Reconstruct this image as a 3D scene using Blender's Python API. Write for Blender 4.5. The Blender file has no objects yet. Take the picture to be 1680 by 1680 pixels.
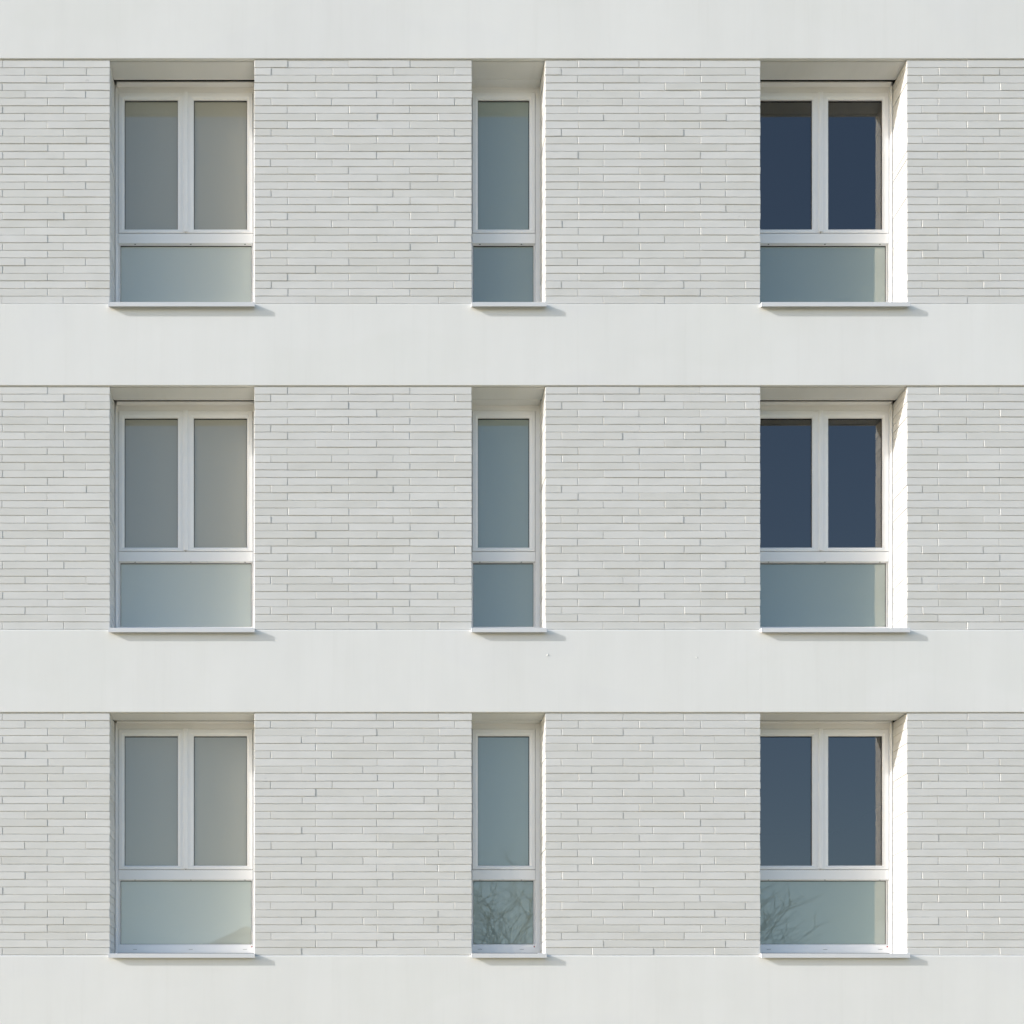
import bpy, bmesh, math, random
from mathutils import Vector, Matrix

random.seed(11)
S = 0.005                      # metres per photograph pixel on the wall plane
X0, Y0 = 530.0, 1838.0         # the camera stands square to this point of the facade
CAMZ = 1.6
DIST = 10.41
SC = bpy.context.scene
COL = SC.collection

def wx(px): return px * S
def wz(py): return (Y0 - py) * S + CAMZ

# ------------------------------------------------------------------ camera
cam = bpy.data.objects.new('camera', bpy.data.cameras.new('camera'))
COL.objects.link(cam)
cam.location = (wx(X0), -DIST, CAMZ)
cam.rotation_euler = (math.radians(90), 0, 0)
cam.data.sensor_width = 36
cam.data.lens = 36 * DIST / (1680 * S)
cam.data.shift_x = (840 - X0) / 1680
cam.data.shift_y = (Y0 - 840) / 1680
cam.data.clip_end = 3000
SC.camera = cam

# ------------------------------------------------------------------ sky, sun, exposure
SUN_TRAVEL = Vector((4.25, 1.0, -1.57)).normalized()
to_sun = -SUN_TRAVEL
SUN_EL = math.asin(to_sun.z)
SUN_AZ = math.atan2(to_sun.x, to_sun.y)        # clockwise from +Y
world = bpy.data.worlds.new('World')
SC.world = world
world.use_nodes = True
wn = world.node_tree
bg = wn.nodes['Background']
sky = wn.nodes.new('ShaderNodeTexSky')
sky.sky_type = 'NISHITA'
sky.sun_disc = False
sky.sun_elevation = SUN_EL
sky.sun_rotation = SUN_AZ
sky.altitude = 100
sky.air_density = 1.0
sky.dust_density = 1.6
sky.ozone_density = 1.2
wn.links.new(sky.outputs[0], bg.inputs[0])
bg.inputs[1].default_value = 0.15
sl = bpy.data.lights.new('sun', 'SUN')
sl.energy = 2.5
sl.angle = math.radians(0.55)
sl.color = (1.0, 0.972, 0.945)
sun = bpy.data.objects.new('sun', sl)
COL.objects.link(sun)
sun.rotation_euler = SUN_TRAVEL.to_track_quat('-Z', 'Y').to_euler()
sun.location = (-20, -10, 20)
SC.view_settings.view_transform = 'Standard'
SC.view_settings.look = 'None'
SC.view_settings.gamma = 1
SC.view_settings.exposure = 0.68
SC.view_settings.use_curve_mapping = False

# ------------------------------------------------------------------ materials
def new_mat(name):
    m = bpy.data.materials.new(name)
    m.use_nodes = True
    nt = m.node_tree
    return m, nt, nt.nodes['Principled BSDF']

def noise(nt, scale, detail=4, rough=0.55, stretch=None, coord='Object'):
    tc = nt.nodes.new('ShaderNodeTexCoord')
    n = nt.nodes.new('ShaderNodeTexNoise')
    n.inputs['Scale'].default_value = scale
    n.inputs['Detail'].default_value = detail
    n.inputs['Roughness'].default_value = rough
    if stretch:
        mp = nt.nodes.new('ShaderNodeMapping')
        mp.inputs['Scale'].default_value = stretch
        nt.links.new(tc.outputs[coord], mp.inputs[0])
        nt.links.new(mp.outputs[0], n.inputs['Vector'])
    else:
        nt.links.new(tc.outputs[coord], n.inputs['Vector'])
    return n

def ramp(nt, src, stops):
    r = nt.nodes.new('ShaderNodeValToRGB')
    el = r.color_ramp.elements
    while len(el) < len(stops): el.new(0.5)
    for e, (p, c) in zip(el, stops):
        e.position = p
        e.color = (c[0], c[1], c[2], 1)
    nt.links.new(src, r.inputs[0])
    return r

def mixc(nt, a, b, fac, mode='MULTIPLY'):
    m = nt.nodes.new('ShaderNodeMix')
    m.data_type = 'RGBA'
    m.blend_type = mode
    if isinstance(fac, float): m.inputs[0].default_value = fac
    else: nt.links.new(fac, m.inputs[0])
    nt.links.new(a, m.inputs[6])
    nt.links.new(b, m.inputs[7])
    return m.outputs[2]

def bump(nt, bsdf, src, strength, dist):
    b = nt.nodes.new('ShaderNodeBump')
    b.inputs['Strength'].default_value = strength
    b.inputs['Distance'].default_value = dist
    nt.links.new(src, b.inputs['Height'])
    nt.links.new(b.outputs[0], bsdf.inputs['Normal'])
    return b

def plaster_material():
    m, nt, b = new_mat('white_plaster')
    big = noise(nt, 0.7, 5, 0.6)
    streak = noise(nt, 1.0, 5, 0.6, (3.2, 1, 0.35))
    fine = noise(nt, 60, 3, 0.6)
    c1 = ramp(nt, big.outputs[0], [(0.3, (0.792, 0.802, 0.797)), (0.7, (0.832, 0.842, 0.839))])
    c2 = ramp(nt, streak.outputs[0], [(0.32, (0.972, 0.972, 0.968)), (0.62, (1, 1, 1))])
    col = mixc(nt, c1.outputs[0], c2.outputs[0], 1.0)
    run = noise(nt, 1.0, 6, 0.65, (14, 1, 0.5))
    c3 = ramp(nt, run.outputs[0], [(0.28, (0.975, 0.975, 0.972)), (0.46, (1, 1, 1)), (0.70, (1.0, 1.0, 1.0)), (0.80, (1.03, 1.03, 1.03))])
    col = mixc(nt, col, c3.outputs[0], 1.0)
    patch = noise(nt, 0.55, 2, 0.4, (1.0, 1, 2.2))
    c4 = ramp(nt, patch.outputs[0], [(0.40, (0.988, 0.990, 0.985)), (0.44, (1, 1, 1)), (0.58, (1, 1, 1)), (0.61, (0.990, 0.990, 0.996))])
    col = mixc(nt, col, c4.outputs[0], 1.0)
    nt.links.new(col, b.inputs['Base Color'])
    b.inputs['Roughness'].default_value = 0.85
    b.inputs['Specular IOR Level'].default_value = 0.25
    ad = nt.nodes.new('ShaderNodeMath'); ad.operation = 'MULTIPLY_ADD'
    und = noise(nt, 3.0, 3, 0.5)
    nt.links.new(und.outputs[0], ad.inputs[0]); ad.inputs[1].default_value = 3.0
    nt.links.new(fine.outputs[0], ad.inputs[2])
    bump(nt, b, ad.outputs[0], 0.14, 0.0035)
    return m

def brick_material():
    m, nt, b = new_mat('pale_brick')
    geo = nt.nodes.new('ShaderNodeNewGeometry')
    oi = nt.nodes.new('ShaderNodeObjectInfo')
    add = nt.nodes.new('ShaderNodeMath'); add.operation = 'ADD'
    nt.links.new(geo.outputs['Random Per Island'], add.inputs[0])
    nt.links.new(oi.outputs['Random'], add.inputs[1])
    fr = nt.nodes.new('ShaderNodeMath'); fr.operation = 'FRACT'
    nt.links.new(add.outputs[0], fr.inputs[0])
    tone = ramp(nt, fr.outputs[0], [(0.0, (0.672, 0.677, 0.662)), (0.3, (0.694, 0.700, 0.688)),
                                    (0.62, (0.704, 0.711, 0.707)), (1.0, (0.728, 0.735, 0.728))])
    tcg = nt.nodes.new('ShaderNodeNewGeometry')
    def pn(scale, stretch, detail=4):
        mp = nt.nodes.new('ShaderNodeMapping'); mp.inputs['Scale'].default_value = stretch
        nt.links.new(tcg.outputs['Position'], mp.inputs[0])
        n = nt.nodes.new('ShaderNodeTexNoise')
        n.inputs['Scale'].default_value = scale
        n.inputs['Detail'].default_value = detail
        nt.links.new(mp.outputs[0], n.inputs['Vector'])
        return n
    blot = pn(4.0, (1, 1, 2.5), 5)
    c2 = ramp(nt, blot.outputs[0], [(0.3, (0.945, 0.945, 0.938)), (0.5, (0.985, 0.985, 0.985)), (0.62, (1, 1, 1)), (0.75, (1.03, 1.03, 1.045))])
    col = mixc(nt, tone.outputs[0], c2.outputs[0], 1.0)
    # small rubbed and chipped marks
    mk = pn(9.0, (1, 1, 2.0), 6)
    c3 = ramp(nt, mk.outputs[0], [(0.70, (1, 1, 1)), (0.78, (0.86, 0.86, 0.87))])
    col = mixc(nt, col, c3.outputs[0], 1.0)
    nt.links.new(col, b.inputs['Base Color'])
    b.inputs['Roughness'].default_value = 0.72
    b.inputs['Specular IOR Level'].default_value = 0.3
    gr = pn(70, (0.5, 1, 1.6), 4)
    bump(nt, b, gr.outputs[0], 0.22, 0.002)
    return m

def plain(name, col, rough=0.5, spec=0.5, n_scale=None, n_amt=0.06, metal=0.0, bmp=None):
    m, nt, b = new_mat(name)
    b.inputs['Base Color'].default_value = (*col, 1)
    b.inputs['Roughness'].default_value = rough
    b.inputs['Specular IOR Level'].default_value = spec
    b.inputs['Metallic'].default_value = metal
    if n_scale:
        n = noise(nt, n_scale, 5, 0.6)
        lo = tuple(c * (1 - n_amt) for c in col); hi = tuple(min(1, c * (1 + n_amt)) for c in col)
        nt.links.new(ramp(nt, n.outputs[0], [(0.3, lo), (0.7, hi)]).outputs[0], b.inputs['Base Color'])
        if bmp: bump(nt, b, n.outputs[0], bmp[0], bmp[1])
    return m

def glass_material():
    m, nt, b = new_mat('clear_glass')
    nt.nodes.remove(b)
    out = nt.nodes['Material Output']
    tr = nt.nodes.new('ShaderNodeBsdfTransparent'); tr.inputs[0].default_value = (0.95, 0.965, 0.95, 1)
    gl = nt.nodes.new('ShaderNodeBsdfGlossy'); gl.inputs['Roughness'].default_value = 0.004
    gl.inputs[0].default_value = (1, 1, 1, 1)
    fz = nt.nodes.new('ShaderNodeFresnel'); fz.inputs[0].default_value = 2.3
    wob = noise(nt, 1.6, 2, 0.4)
    bp = nt.nodes.new('ShaderNodeBump'); bp.inputs['Strength'].default_value = 0.05; bp.inputs['Distance'].default_value = 0.01
    nt.links.new(wob.outputs[0], bp.inputs['Height'])
    nt.links.new(bp.outputs[0], gl.inputs['Normal'])
    mx = nt.nodes.new('ShaderNodeMixShader')
    nt.links.new(fz.outputs[0], mx.inputs[0])
    nt.links.new(tr.outputs[0], mx.inputs[1])
    nt.links.new(gl.outputs[0], mx.inputs[2])
    nt.links.new(mx.outputs[0], out.inputs[0])
    return m

def frosted_material(name, colour, body, ior):
    m, nt, b = new_mat(name)
    nt.nodes.remove(b)
    out = nt.nodes['Material Output']
    tr = nt.nodes.new('ShaderNodeBsdfTransparent'); tr.inputs[0].default_value = (0.80, 0.88, 0.87, 1)
    df = nt.nodes.new('ShaderNodeBsdfDiffuse'); df.inputs[0].default_value = (*colour, 1)
    m1 = nt.nodes.new('ShaderNodeMixShader'); m1.inputs[0].default_value = body
    nt.links.new(tr.outputs[0], m1.inputs[1]); nt.links.new(df.outputs[0], m1.inputs[2])
    gl = nt.nodes.new('ShaderNodeBsdfGlossy'); gl.inputs['Roughness'].default_value = 0.012
    gl.inputs[0].default_value = (1, 1, 1, 1)
    fz = nt.nodes.new('ShaderNodeFresnel'); fz.inputs[0].default_value = ior
    wob = noise(nt, 1.6, 2, 0.4)
    bp = nt.nodes.new('ShaderNodeBump'); bp.inputs['Strength'].default_value = 0.05; bp.inputs['Distance'].default_value = 0.01
    nt.links.new(wob.outputs[0], bp.inputs['Height'])
    nt.links.new(bp.outputs[0], gl.inputs['Normal'])
    m2 = nt.nodes.new('ShaderNodeMixShader')
    nt.links.new(fz.outputs[0], m2.inputs[0])
    nt.links.new(m1.outputs[0], m2.inputs[1]); nt.links.new(gl.outputs[0], m2.inputs[2])
    nt.links.new(m2.outputs[0], out.inputs[0])
    return m

M = {
    'plaster': plaster_material(),
    'brick': brick_material(),
    'mortar': plain('pale_mortar', (0.68, 0.675, 0.655), 0.95, 0.1, 40, 0.1, bmp=(0.4, 0.003)),
    'pvc': plain('white_window_profile', (0.89, 0.89, 0.895), 0.38, 0.45, 3.0, 0.012),
    'sill': plain('white_coated_metal', (0.70, 0.72, 0.75), 0.4, 0.5, 5.0, 0.02),
    'rubber': plain('black_gasket', (0.02, 0.02, 0.02), 0.6, 0.3),
    'dark': plain('cavity_shade', (0.03, 0.03, 0.03), 0.9, 0.1),  # near-black fill; shade inside the slot and drain holes put into colour
    'glass': glass_material(),
    'frosted': frosted_material('frosted_glass', (0.385, 0.455, 0.40), 0.70, 2.3),
    'pale_frosted': frosted_material('pale_frosted_glass', (0.60, 0.635, 0.565), 0.82, 2.0),  # frosted glass with a paler body, left column only
    'sky_tint': frosted_material('sky_tint_glass', (0.43, 0.42, 0.345), 0.82, 2.0),  # pale body colour stands in for bright sky reflected in the upper panes
    'blind': plain('pale_blind', (0.84, 0.81, 0.75), 0.9, 0.1, 1.4, 0.04),
    'room': plain('room_paint', (0.16, 0.155, 0.15), 0.9, 0.1),
    'red': plain('red_plastic', (0.35, 0.03, 0.03), 0.5, 0.4),
    'paving': plain('pale_paving', (0.46, 0.385, 0.23), 0.9, 0.2, 2.0, 0.12, bmp=(0.3, 0.01)),
    'asphalt': plain('asphalt', (0.09, 0.088, 0.085), 0.9, 0.2, 30, 0.25, bmp=(0.4, 0.01)),
    'earth': plain('dry_gravel_ground', (0.42, 0.355, 0.22), 0.95, 0.1, 0.4, 0.2),
    'kerb': plain('kerb_stone', (0.38, 0.37, 0.35), 0.85, 0.2, 6, 0.1),
    'bark': plain('bark', (0.07, 0.058, 0.048), 0.9, 0.2, 8, 0.3),
    'render': plain('house_render', (0.45, 0.44, 0.40), 0.9, 0.2, 1.5, 0.06),
    'tile': plain('roof_tile', (0.30, 0.24, 0.20), 0.85, 0.2, 6, 0.2),
    'door': plain('painted_door', (0.08, 0.12, 0.12), 0.5, 0.4),
}

# ------------------------------------------------------------------ builders
class MB:
    def __init__(s):
        s.v = []; s.f = []
    def add(s, verts, faces):
        o = len(s.v)
        s.v += [tuple(p) for p in verts]
        s.f += [tuple(i + o for i in f) for f in faces]
        return s
    def box(s, x0, x1, y0, y1, z0, z1):
        return s.add([(x0,y0,z0),(x1,y0,z0),(x1,y1,z0),(x0,y1,z0),(x0,y0,z1),(x1,y0,z1),(x1,y1,z1),(x0,y1,z1)],
                     [(0,3,2,1),(4,5,6,7),(0,1,5,4),(1,2,6,5),(2,3,7,6),(3,0,4,7)])
    def cbox(s, x0, x1, y0, y1, z0, z1, c):
        """box whose front (-y) edges are chamfered by c"""
        v = [(x0+c,y0,z0+c),(x1-c,y0,z0+c),(x1-c,y0,z1-c),(x0+c,y0,z1-c),
             (x0,y0+c,z0),(x1,y0+c,z0),(x1,y0+c,z1),(x0,y0+c,z1),
             (x0,y1,z0),(x1,y1,z0),(x1,y1,z1),(x0,y1,z1)]
        f = [(0,1,2,3),(8,11,10,9)]
        for i in range(4):
            j = (i+1) % 4
            f.append((4+i, 4+j, j, i)); f.append((8+i, 8+j, 4+j, 4+i))
        return s.add(v, f)
    def extrude_x(s, prof, x0, x1):
        """closed (y,z) profile swept along x, ends capped"""
        n = len(prof)
        v = [(x0, y, z) for y, z in prof] + [(x1, y, z) for y, z in prof]
        f = [(i, (i+1) % n, n + (i+1) % n, n + i) for i in range(n)]
        f.append(tuple(range(n-1, -1, -1))); f.append(tuple(range(n, 2*n)))
        return s.add(v, f)
    def ring(s, outer, inner, prof):
        """mitred frame: rectangles (x0,x1,z0,z1); prof = [(t, y)...], t 0 outer .. 1 inner"""
        v = []; f = []
        for t, y in prof:
            a = [o + (i - o) * t for o, i in zip(outer, inner)]
            v += [(a[0], y, a[2]), (a[1], y, a[2]), (a[1], y, a[3]), (a[0], y, a[3])]
        for k in range(len(prof) - 1):
            for i in range(4):
                j = (i + 1) % 4
                f.append((4*k+i, 4*k+j, 4*k+4+j, 4*k+4+i))
        return s.add(v, f)
    def tube(s, a, b, ra, rb, n=6):
        a = Vector(a); b = Vector(b); d = (b - a).normalized()
        u = d.orthogonal().normalized(); w = d.cross(u)
        v = []
        for c, r in ((a, ra), (b, rb)):
            for i in range(n):
                t = 2 * math.pi * i / n
                v.append(c + u * (r * math.cos(t)) + w * (r * math.sin(t)))
        return s.add(v, [(i, (i+1) % n, n + (i+1) % n, n + i) for i in range(n)] +
                     [tuple(range(n-1, -1, -1)), tuple(range(n, 2*n))])
    def mesh(s, name, mat):
        me = bpy.data.meshes.new(name)
        me.from_pydata(s.v, [], s.f)
        if len(s.f) > 1:                      # a lone pane keeps its outward face
            bm = bmesh.new(); bm.from_mesh(me)
            bmesh.ops.recalc_face_normals(bm, faces=bm.faces)
            bm.to_mesh(me); bm.free()
        me.materials.append(M[mat]); me.update()
        return me
    def build(s, name, mat, parent=None):
        o = bpy.data.objects.new(name, s.mesh(name, mat))
        COL.objects.link(o)
        if parent: o.parent = parent
        return o

def tag(o, label=None, cat=None, group=None, kind=None):
    if label: o['label'] = label
    if cat: o['category'] = cat
    if group: o['group'] = group
    if kind: o['kind'] = kind
    return o

def empty(name, loc=(0, 0, 0)):
    o = bpy.data.objects.new(name, None)
    COL.objects.link(o); o.location = loc
    return o

# ------------------------------------------------------------------ ground and street
m = MB(); m.box(-600, 600, -900, 600, -0.5, -0.02)
tag(m.build('ground', 'earth'), kind='structure')
m = MB(); m.box(-60, 70, -8.2, 0.2, -0.3, 0.0)
tag(m.build('pavement', 'paving'), kind='structure')
m = MB(); m.box(-60, 70, -8.36, -8.205, -0.3, 0.004)
tag(m.build('kerb', 'kerb'), kind='structure')
m = MB(); m.box(-60, 70, -14.5, -8.365, -0.3, -0.014)
tag(m.build('road', 'asphalt'), kind='structure')

# ------------------------------------------------------------------ the building
FLOORS = [97.3, 633.2, 1169.0]            # underside of each plaster band
BAND_TOPS = {97.3: 401.6, 633.2: 400.2, 1169.0: 398.6}   # offset from there to the band below
OPEN = [(180.0, 417.5, 'wide'), (773.8, 894.6, 'narrow'), (1247.2, 1488.0, 'wide')]
XL, XR = -190.0, 1870.0                   # the facade runs on a little past the frame
building = empty('apartment_building', (wx(840), 0.0, 0.0))
tag(building, 'white facade of long thin bricks and smooth plaster bands with nine recessed windows', 'building')
def bpart(o):
    o.parent = building
    o.matrix_parent_inverse = Matrix.Translation(-building.location)
    return o

# plaster bands, each with its drip groove under the front edge
def band(py_top, py_bot, drip=True):
    zt, zb = wz(py_top), wz(py_bot)
    f = -0.009
    r = 0.004
    prof = [(f + r, zb), (f + 0.001, zb + 0.0015), (f, zb + r), (f, zt - 0.008), (f + 0.002, zt - 0.004), (f + 0.008, zt), (0.335, zt)]
    prof += [(0.335, zb + 0.12), (0.196, zb + 0.12), (0.196, zb)]
    if drip: prof += [(0.030, zb), (0.028, zb + 0.009), (0.019, zb + 0.009), (0.017, zb)]
    m = MB(); m.extrude_x(prof, wx(XL), wx(XR))
    return bpart(m.build('plaster_band', 'plaster'))
band(-560, FLOORS[0])
band(FLOORS[0] + BAND_TOPS[FLOORS[0]], FLOORS[1])
band(FLOORS[1] + BAND_TOPS[FLOORS[1]], FLOORS[2])
m = MB(); zt = wz(FLOORS[2] + BAND_TOPS[FLOORS[2]])
m.extrude_x([(-0.009, 0.0), (-0.009, zt - 0.008), (-0.007, zt - 0.004), (-0.001, zt), (0.335, zt), (0.335, 0.0)], wx(XL), wx(XR))
bpart(m.build('plaster_band', 'plaster'))

def nib(px, py, w, h, rot):
    m = MB(); n = 9; f = -0.009
    v = []
    for ring_, (s_, y) in enumerate(((1.0, f + .001), (.75, f - .0035), (.3, f - .005))):
        for i in range(n):
            t = 2 * math.pi * i / n
            q = 1 + .25 * math.sin(3 * t + rot) + .12 * math.cos(5 * t)
            x, z = w * s_ * q * math.cos(t), h * s_ * q * math.sin(t)
            v.append((wx(px) + x * math.cos(rot) - z * math.sin(rot), y, wz(py) + x * math.sin(rot) + z * math.cos(rot)))
    fc = [(r * n + i, r * n + (i + 1) % n, (r + 1) * n + (i + 1) % n, (r + 1) * n + i) for r in (0, 1) for i in range(n)]
    fc.append(tuple(range(2 * n, 3 * n)))
    m.add(v, fc)
    return bpart(m.build('plaster_nib', 'plaster'))
nib(898, 1075, .003, .009, -.5); nib(1142, 1079, .004, .007, .6)

# closed shell with floors and partitions behind the facade
m = MB()
top, bx0, bx1 = wz(-560), wx(XL), wx(XR)
m.box(bx0, bx1, 6.0, 6.2, 0, top)
m.box(bx0, bx0 + 0.15, 0.336, 6.0, 0, top); m.box(bx1 - 0.15, bx1, 0.336, 6.0, 0, top)
m.box(bx0 + 0.15, bx1 - 0.15, 0.336, 6.0, top - 0.2, top - 0.001)
for fl in FLOORS:
    m.box(bx0 + 0.15, bx1 - 0.15, 0.336, 6.0, wz(fl - 70), wz(fl - 100))
m.box(bx0 + 0.15, bx1 - 0.15, 0.336, 6.0, wz(FLOORS[2] + 440), wz(FLOORS[2] + 470))
for px in (595, 1070):
    for fl in FLOORS:
        m.box(wx(px) - 0.06, wx(px) + 0.06, 0.336, 6.0, wz(fl + 430), wz(fl - 60))
bpart(m.build('interior_walls', 'room'))

# brick panels: (x range, joints per row letter, rows per floor top to bottom)
PITCH = 100.4
OFF = {'A': 471.7, 'B': 444.5, 'C': 518.0, 'D': 495.4,
       'a': 948.4, 'b': 921.4, 'c': 990.0, 'd': 971.2,
       'E': 4.0, 'F': 40.8, 'G': 78.0,
       'H': 1539.5, 'I': 1513.0, 'J': 1586.5}
PANELS = [
    (XL + 3, 180.0, ["EFGEFGEFGEFGEFEGFEGFEGFGEGFEGFGE", "GEFEGEFEGEFEGFGEGFGEGFGEGFGEGFGE", "EFGE" + "GFGE" * 7]),
    (417.5, 773.8, ["ABCACBACABCACBACABACABACABACABAC", "ABAC" * 8, "CBCD" * 8]),
    (894.6, 1247.2, ["ABACABACABACACACACACABACABACABAC".lower(), "ACBACABCABACABACABACABACABACABAC".lower(), "BABDADBDADBDABADABADABADABDCABCD".lower()]),
    (1488.0, XR - 3, ["JHIHJHIHJHIJHJIJHJHJHIHJHIHJHIHJ", "HJIHJHJIHJHJHIHJHIHJHIHJHIHJHIHJ", "JIJHJIHJHIJHJIHJHIJHJIHJHIJHJIJH"]),
]
JH, JV = 1.08, 1.2            # joint sizes in pixels
ROWS = 32
TOPGAP = 1.7
rng = random.Random(5)

def brick_geo(m, lx, lz, depth, cx=0.0, cy=0.0, cz=0.0):
    """one brick with chamfered, slightly crooked front edges; local centre of its front face at the origin"""
    hx, hz = lx / 2, lz / 2
    c = rng.uniform(0.0011, 0.0021)
    cl, cr = rng.uniform(0.0008, 0.0038), rng.uniform(0.0004, 0.0016)      # left end chamfered wider to catch sun as a bright joint line
    j = lambda a: rng.uniform(-a, a)
    N = 5
    tilt_l, tilt_r = j(.0010), j(.0010)
    low = [(-hx + 2 * hx * i / (N - 1), -hz + j(.0011)) for i in range(N)]
    upp = [(-hx + 2 * hx * i / (N - 1), hz + j(.0011)) for i in range(N)]
    low[0] = (-hx - tilt_l, low[0][1]); upp[0] = (-hx + tilt_l, upp[0][1])
    low[-1] = (hx - tilt_r, low[-1][1]); upp[-1] = (hx + tilt_r, upp[-1][1])
    for q in (low, upp):
        for i in range(1, N - 1): q[i] = (q[i][0] + j(.12) * hx / 2, q[i][1])
    o = low + upp[::-1]
    n = len(o)
    def inset(i, p):
        x = p[0]
        if i in (0, n - 1): x += cl
        if i in (N - 1, N): x -= cr
        return (x, p[1] - math.copysign(c, p[1]))
    f0 = []
    for i, p in enumerate(o):
        q = inset(i, p); f0.append((cx + q[0], cy + j(.0003), cz + q[1]))
    f1 = [(cx + p[0], cy + (c * .9 if 0 < i % n < n and i not in (0, n - 1) else max(c, cl * .75)), cz + p[1]) for i, p in enumerate(o)]
    f2 = [(cx + p[0], cy + depth, cz + p[1]) for p in o]
    f = [(i, i + 1, n - 2 - i, n - 1 - i) for i in range(N - 1)]
    for i in range(n):
        k = (i + 1) % n
        f.append((n+i, n+k, k, i)); f.append((2*n+i, 2*n+k, n+k, n+i))
    m.add(f0 + f1 + f2, f)

rest = MB()
proto = []
for k in range(10):
    q = MB(); brick_geo(q, (PITCH - JV) * S, (400.2 - TOPGAP) / ROWS * S - JH * S, 0.09)
    proto.append(q.mesh('brick', 'brick'))
count = 0
for pi, (xa, xb, seqs) in enumerate(PANELS):
    for fi, fl in enumerate(FLOORS):
        BAND_TOP = BAND_TOPS[fl]
        # mortar bed the bricks sit in
        mm = MB()
        mm.box(wx(xa) + 0.004, wx(xb) - 0.004, 0.0048, 0.334, wz(fl + BAND_TOP - 0.1), wz(fl + 0.1))
        panel = bpart(mm.build('brick_panel', 'mortar'))
        rh = (BAND_TOP - TOPGAP) / ROWS
        for r in range(ROWS):
            zt = wz(fl + TOPGAP + r * rh); zb = wz(fl + TOPGAP + (r + 1) * rh - JH)
            off = OFF[seqs[fi][r]]
            dz = rng.uniform(-.0011, .0011); zt += dz; zb += dz + rng.uniform(-.0008, .0008)
            js = []
            k = math.floor((xa - off) / PITCH) - 1
            while off + k * PITCH < xb - 12:
                if off + k * PITCH > xa + 12: js.append(off + k * PITCH + rng.uniform(-0.7, 0.7))
                k += 1
            ed = [xa - JV/2 + rng.uniform(-.4, .3)] + js + [xb + JV/2 + rng.uniform(-.3, .4)]
            for i in range(len(ed) - 1):
                x0, x1 = wx(ed[i] + JV/2), wx(ed[i+1] - JV/2)
                end = i == 0 or i == len(ed) - 2
                cx, cz, cy = (x0 + x1) / 2, (zt + zb) / 2, rng.uniform(-0.0016, 0.0016)
                single = pi in (1, 2) and fi == 1
                if single:
                    if end:
                        q = MB(); brick_geo(q, x1 - x0, zt - zb, 0.252)
                        me = q.mesh('brick', 'brick')
                    else:
                        me = rng.choice(proto)
                    ob = bpy.data.objects.new('brick', me)
                    COL.objects.link(ob)
                    ob.parent = panel
                    ob.location = (cx, cy, cz)
                    ob.rotation_euler = (rng.uniform(-.012, .012), rng.uniform(-.0012, .0012), rng.uniform(-.0012, .0012))
                    count += 1
                else:
                    brick_geo(rest, x1 - x0, zt - zb, 0.252 if end else 0.09, cx, cy, cz + rng.uniform(-.0004, .0004))
o = bpart(rest.build('brick_courses', 'brick'))
tag(o, kind='stuff')
print('single bricks', count, 'other faces', len(rest.f))

# ------------------------------------------------------------------ windows
YF = 0.28          # front plane of the window frame
def rect(cx, fl, x0, x1, o_top, o_bot):
    """photograph-pixel offsets about the window centre and the band above -> (x0,x1,z0,z1)"""
    return (wx(cx + x0), wx(cx + x1), wz(fl + o_bot), wz(fl + o_top))

def casement(win, cx, fl, sx0, sx1, px0, px1, glazing):
    outer = rect(cx, fl, sx0, sx1, 10.6, 246.6)
    inner = rect(cx, fl, px0, px1, 21.6, 240.0)
    m = MB()
    m.ring(outer, inner, [(0, .290), (0, .2745), (.06, .2715), (.62, .2705), (.72, .2725), (.98, .2790), (1.0, .2800), (1.0, .2960)])
    m.build('sash', 'pvc', win)
    g = MB()
    gi = (inner[0] + .004, inner[1] - .004, inner[2] + .004, inner[3] - .006)
    g.ring((inner[0] - .002, inner[1] + .002, inner[2] - .002, inner[3] + .002), gi, [(0, .2925), (.9, .2915), (1, .2935), (1, .300)])
    g.build('gasket', 'rubber', win)
    p = MB(); p.add([(gi[0]-.003, .2965, gi[2]-.003), (gi[1]+.003, .2965, gi[2]-.003), (gi[1]+.003, .2965, gi[3]+.003), (gi[0]-.003, .2965, gi[3]+.003)], [(0, 1, 2, 3)])
    p.build('pane', glazing, win)

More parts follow.
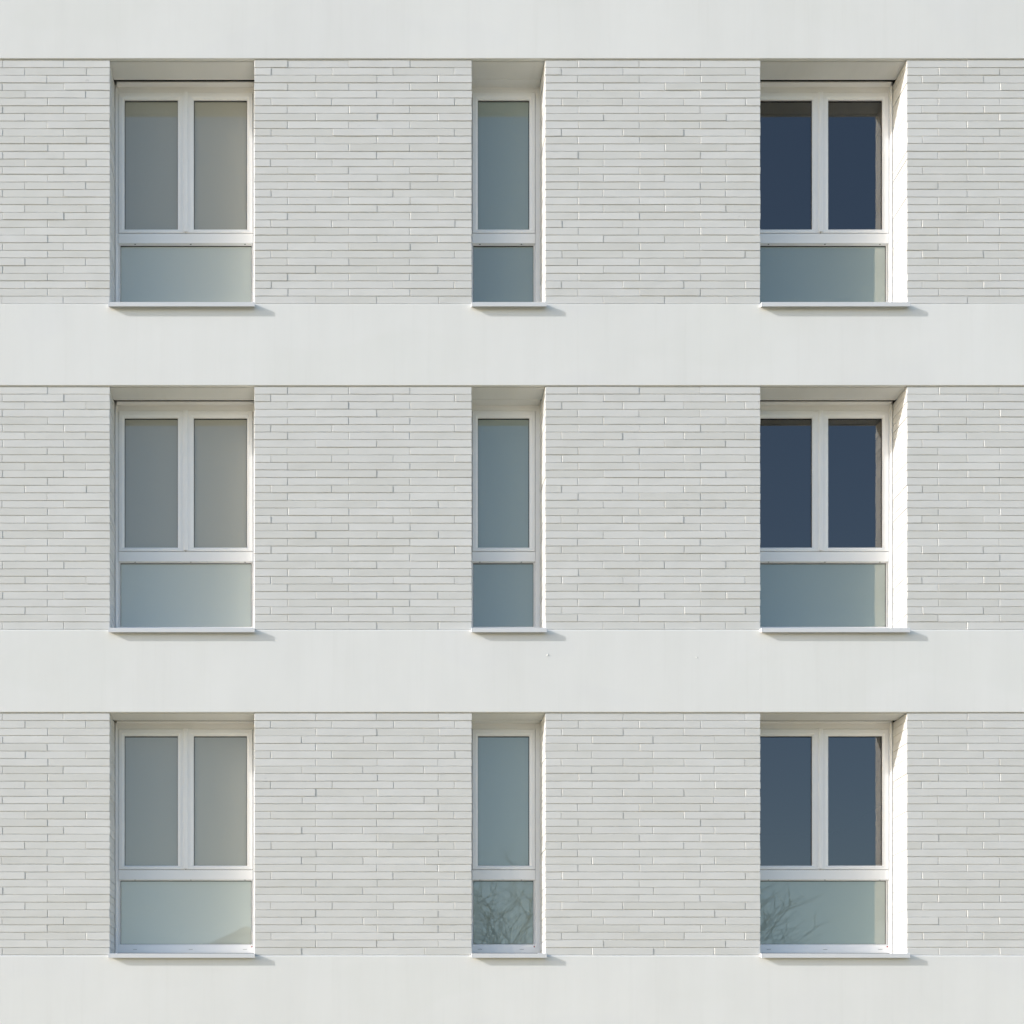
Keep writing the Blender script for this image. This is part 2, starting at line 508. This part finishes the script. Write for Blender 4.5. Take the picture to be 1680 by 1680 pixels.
def make_window(xa, xb, kind, fl, col, row):
    cx = (xa + xb) / 2; h = (xb - xa) / 2
    sx = h - 6.2 if kind == 'wide' else h - 7.6         # sash edge
    # fixed outer frame, transom and bottom rail
    m = MB()
    O = (wx(xa) - .012, wx(xb) + .012, wz(fl + 392), wz(fl - 9))
    up = rect(cx, fl, -sx - .6, sx + .6, 10.0, 246.9)
    lowp = rect(cx, fl, -sx + .2, sx - .2, 263.8, 373.6)
    zt0, zt1 = wz(fl + 247.2), wz(fl + 246.0)
    # jambs, head, bottom rail as one mitred piece, front edge softened
    m.ring(O, (up[0], up[1], lowp[2], up[3]), [(0, .335), (0, YF), (.93, YF), (1, YF + .003), (1, .325)])
    # transom, standing a little proud
    tz0, tz1 = lowp[3], wz(fl + 247.3)
    m.extrude_x([(YF - .006, tz0 + .004), (YF - .0045, tz0), (.325, tz0 + .001), (.325, tz1), (YF - .003, tz1), (YF - .006, tz1 - .003)], lowp[0] - .002, lowp[1] + .002)
    win = bpart(m.build('window', 'pvc'))
    sg = MB(); sg.ring((up[0] - .002, up[1] + .002, wz(fl + 247.6), up[3] + .002), rect(cx, fl, -sx + 1, sx - 1, 11.6, 245.8), [(0, .2865), (1, .2866)])  # black ring puts the shadow of the frame-to-sash gap into colour
    sg.build('sash_shadow_gap', 'rubber', win)
    sg = MB(); sg.box(wx(xa) + .016, wx(xb) - .016, YF - .0022, YF + .001, wz(fl + 388.7), wz(fl + 387.2))  # dark strip along the line between bottom rail and sill
    sg.build('sill_gap_line', 'rubber', win)
    # casements
    if kind == 'wide':
        casement(win, cx, fl, -sx, -.6, -sx + 9.3, -13.4, 'sky_tint' if col == 0 else 'glass')
        casement(win, cx, fl, .6, sx, 13.4, sx - 9.3, 'sky_tint' if col == 0 else 'glass')
        a = MB()
        x0, x1 = wx(cx) - .020, wx(cx) + .020
        z0, z1 = wz(fl + 245.5), wz(fl + 10.2)
        v = []; pr = [(x0, .2705), (x0 + .003, .2630), (x0 + .012, .2600), (x1 - .012, .2600), (x1 - .003, .2630), (x1, .2705)]
        n = len(pr)
        a.add([(x, y, z0) for x, y in pr] + [(x, y, z1) for x, y in pr],
              [(i, (i+1) % n, n + (i+1) % n, n + i) for i in range(n)] + [tuple(range(n)), tuple(range(n, 2*n))])
        a.build('mullion_cover', 'pvc', win)
    else:
        casement(win, cx, fl, -sx, sx, -sx + 9.4, sx - 9.4, 'frosted')
    # fixed lower pane with its bead and gasket
    g = MB()
    gi = (lowp[0] + .012, lowp[1] - .012, lowp[2] + .012, lowp[3] - .012)
    b = MB(); b.ring((lowp[0] - .001, lowp[1] + .001, lowp[2] - .001, lowp[3] + .001), (lowp[0] + .008, lowp[1] - .008, lowp[2] + .008, lowp[3] - .004),
                     [(0, .2905), (.5, .2895), (1, .2965), (1, .306)])
    b.build('glazing_bead', 'pvc', win)
    gi = (lowp[0] + .011, lowp[1] - .011, lowp[2] + .011, lowp[3] - .009)
    g.ring((lowp[0] + .007, lowp[1] - .007, lowp[2] + .007, lowp[3] - .003), gi, [(0, .3020), (1, .3030), (1, .309)])
    g.build('gasket', 'rubber', win)
    p = MB(); p.add([(gi[0]-.002, .3055, gi[2]-.002), (gi[1]+.002, .3055, gi[2]-.002), (gi[1]+.002, .3055, gi[3]+.002), (gi[0]-.002, .3055, gi[3]+.002)], [(0, 1, 2, 3)])
    p.build('lower_pane', 'pale_frosted' if col == 0 else 'frosted', win)
    # drain caps on the bottom rail and under the transom
    frac = (-.72, .07, .84) if kind == 'wide' else (-.66, .50)
    for t in frac:
        d = MB(); x = wx(cx + t * h); z = wz(fl + 380.2)
        d.extrude_x([(YF + .001, z + .004), (YF - .004, z + .003), (YF - .005, z - .003), (YF + .001, z - .003)], x - .018, x + .018)
        d.build('drain_cap', 'pvc', win)
        d = MB(); d.box(x - .017, x + .017, YF - .0035, YF + .002, z - .0045, z - .0031)
        d.build('drain_hole', 'dark', win)
        d = MB(); z = wz(fl + 263.9)
        d.box(x - .006, x + .006, .284, .289, z - .0012, z + .003)
        d.build('drain_hole', 'dark', win)
    d = MB(); d.tube((wx(cx + sx - 1.2), YF - .004, wz(fl + 376.5)), (wx(cx + sx - 1.2), YF + .004, wz(fl + 376.5)), .0055, .0065, 8)
    d.build('corner_plug', 'red', win)
    # shutter guides, slot and head
    if kind == 'wide':
        for sgn, xe in ((-1, xa), (1, xb)):
            x_in = wx(xe) - sgn * .017; x_out = wx(xe) - sgn * .0035
            d = MB(); d.cbox(min(x_in, x_out), max(x_in, x_out), .2545, YF + .004, wz(fl + 391), wz(fl + .4), .002)
            d.build('shutter_guide', 'pvc', win)
        d = MB(); d.box(wx(xa) + .003, wx(xb) - .003, .1965, .2030, wz(fl + .35), wz(fl - 8))
        d.build('shutter_angle', 'pvc', win)
        d = MB(); d.cbox(wx(xa) + .018, wx(xb) - .018, .2310, YF + .004, wz(fl + .4), wz(fl - 8), .002)
        d.build('shutter_bar', 'pvc', win)
        d = MB(); d.box(wx(xa) - .01, wx(xb) + .01, .2035, .2305, wz(fl - 1.2), wz(fl - 10.5))  # solid dark fill painting the shade inside the slot
        d.build('shutter_slot_shade', 'dark', win)
    else:
        d = MB(); d.cbox(wx(xa) + .002, wx(xb) - .002, .1965, YF + .004, wz(fl + .7), wz(fl - 8), .002)
        d.build('head_lining', 'plaster', win)
    # sloping sill with a drop front and upstands at the ends
    so = BAND_TOPS[fl] - 400.2 + (Y0 - fl - 400) * .0043      # front lip, nearer than the wall plane
    s_ = MB(); zf = wz(fl + so + 397.0); zr = wz(fl + 388.6); zl = wz(fl + so + 404.0)
    x0, x1 = wx(xa - .9), wx(xb + .9)
    xi0, xi1 = wx(xa) + .003, wx(xb) - .003
    s_.extrude_x([(YF + .002, zr), (-.0445, zf + .0006), (-.047, zf - .0022), (-.047, zl), (-.0435, zl), (-.0435, zf - .006), (-.011, zf - .0062), (YF + .002, zr - .006)], xi0, xi1)
    for e0, e1 in ((x0, xi0 - .0002), (xi1 + .0002, x1)):
        s_.extrude_x([(-.003, zf + .004), (-.0435, zf + .0012), (-.0475, zf - .002), (-.0475, zl - .0005), (-.0430, zl - .0005), (-.0100, zl + .018), (-.003, zl + .018)], e0, e1)
    s_.build('sill', 'sill', win)
    # closed pale blind in the left column
    if col == 0:
        bl = MB(); bl.box(wx(xa) - .02, wx(xb) + .02, .338, .342, wz(fl + 392), wz(fl - 8))
        bl.build('blind', 'blind', win)
    return win

for row, fl in enumerate(FLOORS):
    for col, (xa, xb, kind) in enumerate(OPEN):
        make_window(xa, xb, kind, fl, col, row)

# ------------------------------------------------------------------ across the street (seen mirrored in the lower panes)
def mirrored(px, py, y):
    """point at depth y (behind the camera) that the panes mirror at photograph pixel px, py"""
    t = (DIST + .3) / (DIST + .3 - y + .3)
    return (wx(X0) + (px - X0) * S / t, y, CAMZ + (Y0 - py) * S / t)

def bare_tree(px, y, seed):
    r = random.Random(seed)
    bx, _, _ = mirrored(px, 1500, y)
    root = empty('bare_tree', (bx, y, 0))
    trunk = MB(); twigs = MB()
    NCH = [12, 7, 6, 5, 0]
    def limb(p, d, length, rad, level):
        segs = 6 if level < 3 else 4
        n = NCH[level]; born = 0
        lift = .10 if level else 0
        for i in range(segs):
            q = p + d * (length / segs)
            r2 = rad * (.90 if level == 0 else .80)
            (trunk if level == 0 else twigs).tube(p, q, rad, r2, 8 if level == 0 else (6 if level < 3 else 4))
            rad = r2; p = q
            k = .07 if level == 0 else .20
            d = (d + Vector((r.uniform(-k, k), r.uniform(-k, k), r.uniform(-.10, .12) + lift * .5))).normalized()
            start = segs // 2 if level == 0 else 1
            want = round(n * (i - start + 1) / (segs - start)) if i >= start else 0
            while born < want:
                born += 1
                ax = d.orthogonal().normalized()
                turn = born * 2.4 + r.uniform(-.5, .5)
                ax.rotate(Matrix.Rotation(turn, 3, d))
                spread = r.uniform(.8, 1.5) if level == 0 else r.uniform(.5, 1.0)
                nd = (d + ax * spread + Vector((0, 0, .05))).normalized()
                ln = {0: 4.0, 1: 2.1, 2: 1.2, 3: .7}[level] * r.uniform(.75, 1.2)
                rd = {0: .058, 1: .024, 2: .0125, 3: .008}[level]
                limb(p, nd, ln, rd, level + 1)
    limb(Vector((0, 0, 0)), Vector((0, 0, 1)), 4.6, .15, 0)
    root.scale = (1.48, 1.48, .785)
    trunk.build('trunk', 'bark', root); twigs.build('branches', 'bark', root)
    print('tree faces', len(twigs.f))
    tag(root, 'bare leafless tree across the street, mirrored in the lowest panes', 'tree')
    return root
bare_tree(1085, -22.0, 7)

def house():
    y = -40.0
    gx, _, gz = mirrored(402, 1511, y)
    root = empty('house', (gx, y, 0))
    w, rz = 4.6, gz
    e = rz - .53 * w
    dx = 0.0
    m = MB()
    prof = [(-w, 0), (w, 0), (w, e), (0, rz - .15), (-w, e)]
    n = 5
    m.add([(x, -9, z) for x, z in prof] + [(x, 0, z) for x, z in prof],
          [(i, (i+1) % n, n+(i+1) % n, n+i) for i in range(n)] + [tuple(range(n)), tuple(range(n, 2*n))])
    m.build('wall', 'render', root)
    m = MB()
    for s in (-1, 1):
        sl = (rz - e) / w
        m.add([(0, -9.3, rz), (0, .3, rz), (s*(w+.4), .3, e - .4*sl + .15), (s*(w+.4), -9.3, e - .4*sl + .15),
               (0, -9.3, rz-.14), (0, .3, rz-.14), (s*(w+.4), .3, e - .4*sl), (s*(w+.4), -9.3, e - .4*sl)],
              [(0,1,2,3), (4,7,6,5), (1,5,6,2), (0,3,7,4), (2,6,7,3)])
    rf = m.build('roof', 'tile', root)
    m = MB(); m.box(-.45, .1, -2.2, -1.5, rz - .5, rz + .1); m.box(-.5, .15, -2.25, -1.45, rz + .1, rz + .17)
    m.build('chimney', 'render', rf)
    for (a, b, z0, z1) in ((-3.3, -2.2, 1, 2.4), (2.2, 3.3, 1, 2.4), (-2.8, -1.7, 3.9, 5.2), (1.7, 2.8, 3.9, 5.2)):
        m = MB(); m.box(a, b, -.05, .03, z0, z1); f = m.build('window', 'pvc', root)
        m = MB(); m.box(a + .08, b - .08, .031, .036, z0 + .08, z1 - .08); m.build('pane', 'door', f)
    m = MB(); m.box(-.5, .5, -.05, .04, 0, 2.1); d = m.build('door', 'door', root)
    m = MB(); m.tube((.36, .04, 1.0), (.36, .09, 1.0), .02, .03); m.build('handle', 'sill', d)
    tag(root, 'gabled house with a chimney across the street, roofline mirrored in the bottom left pane', 'house')
house()
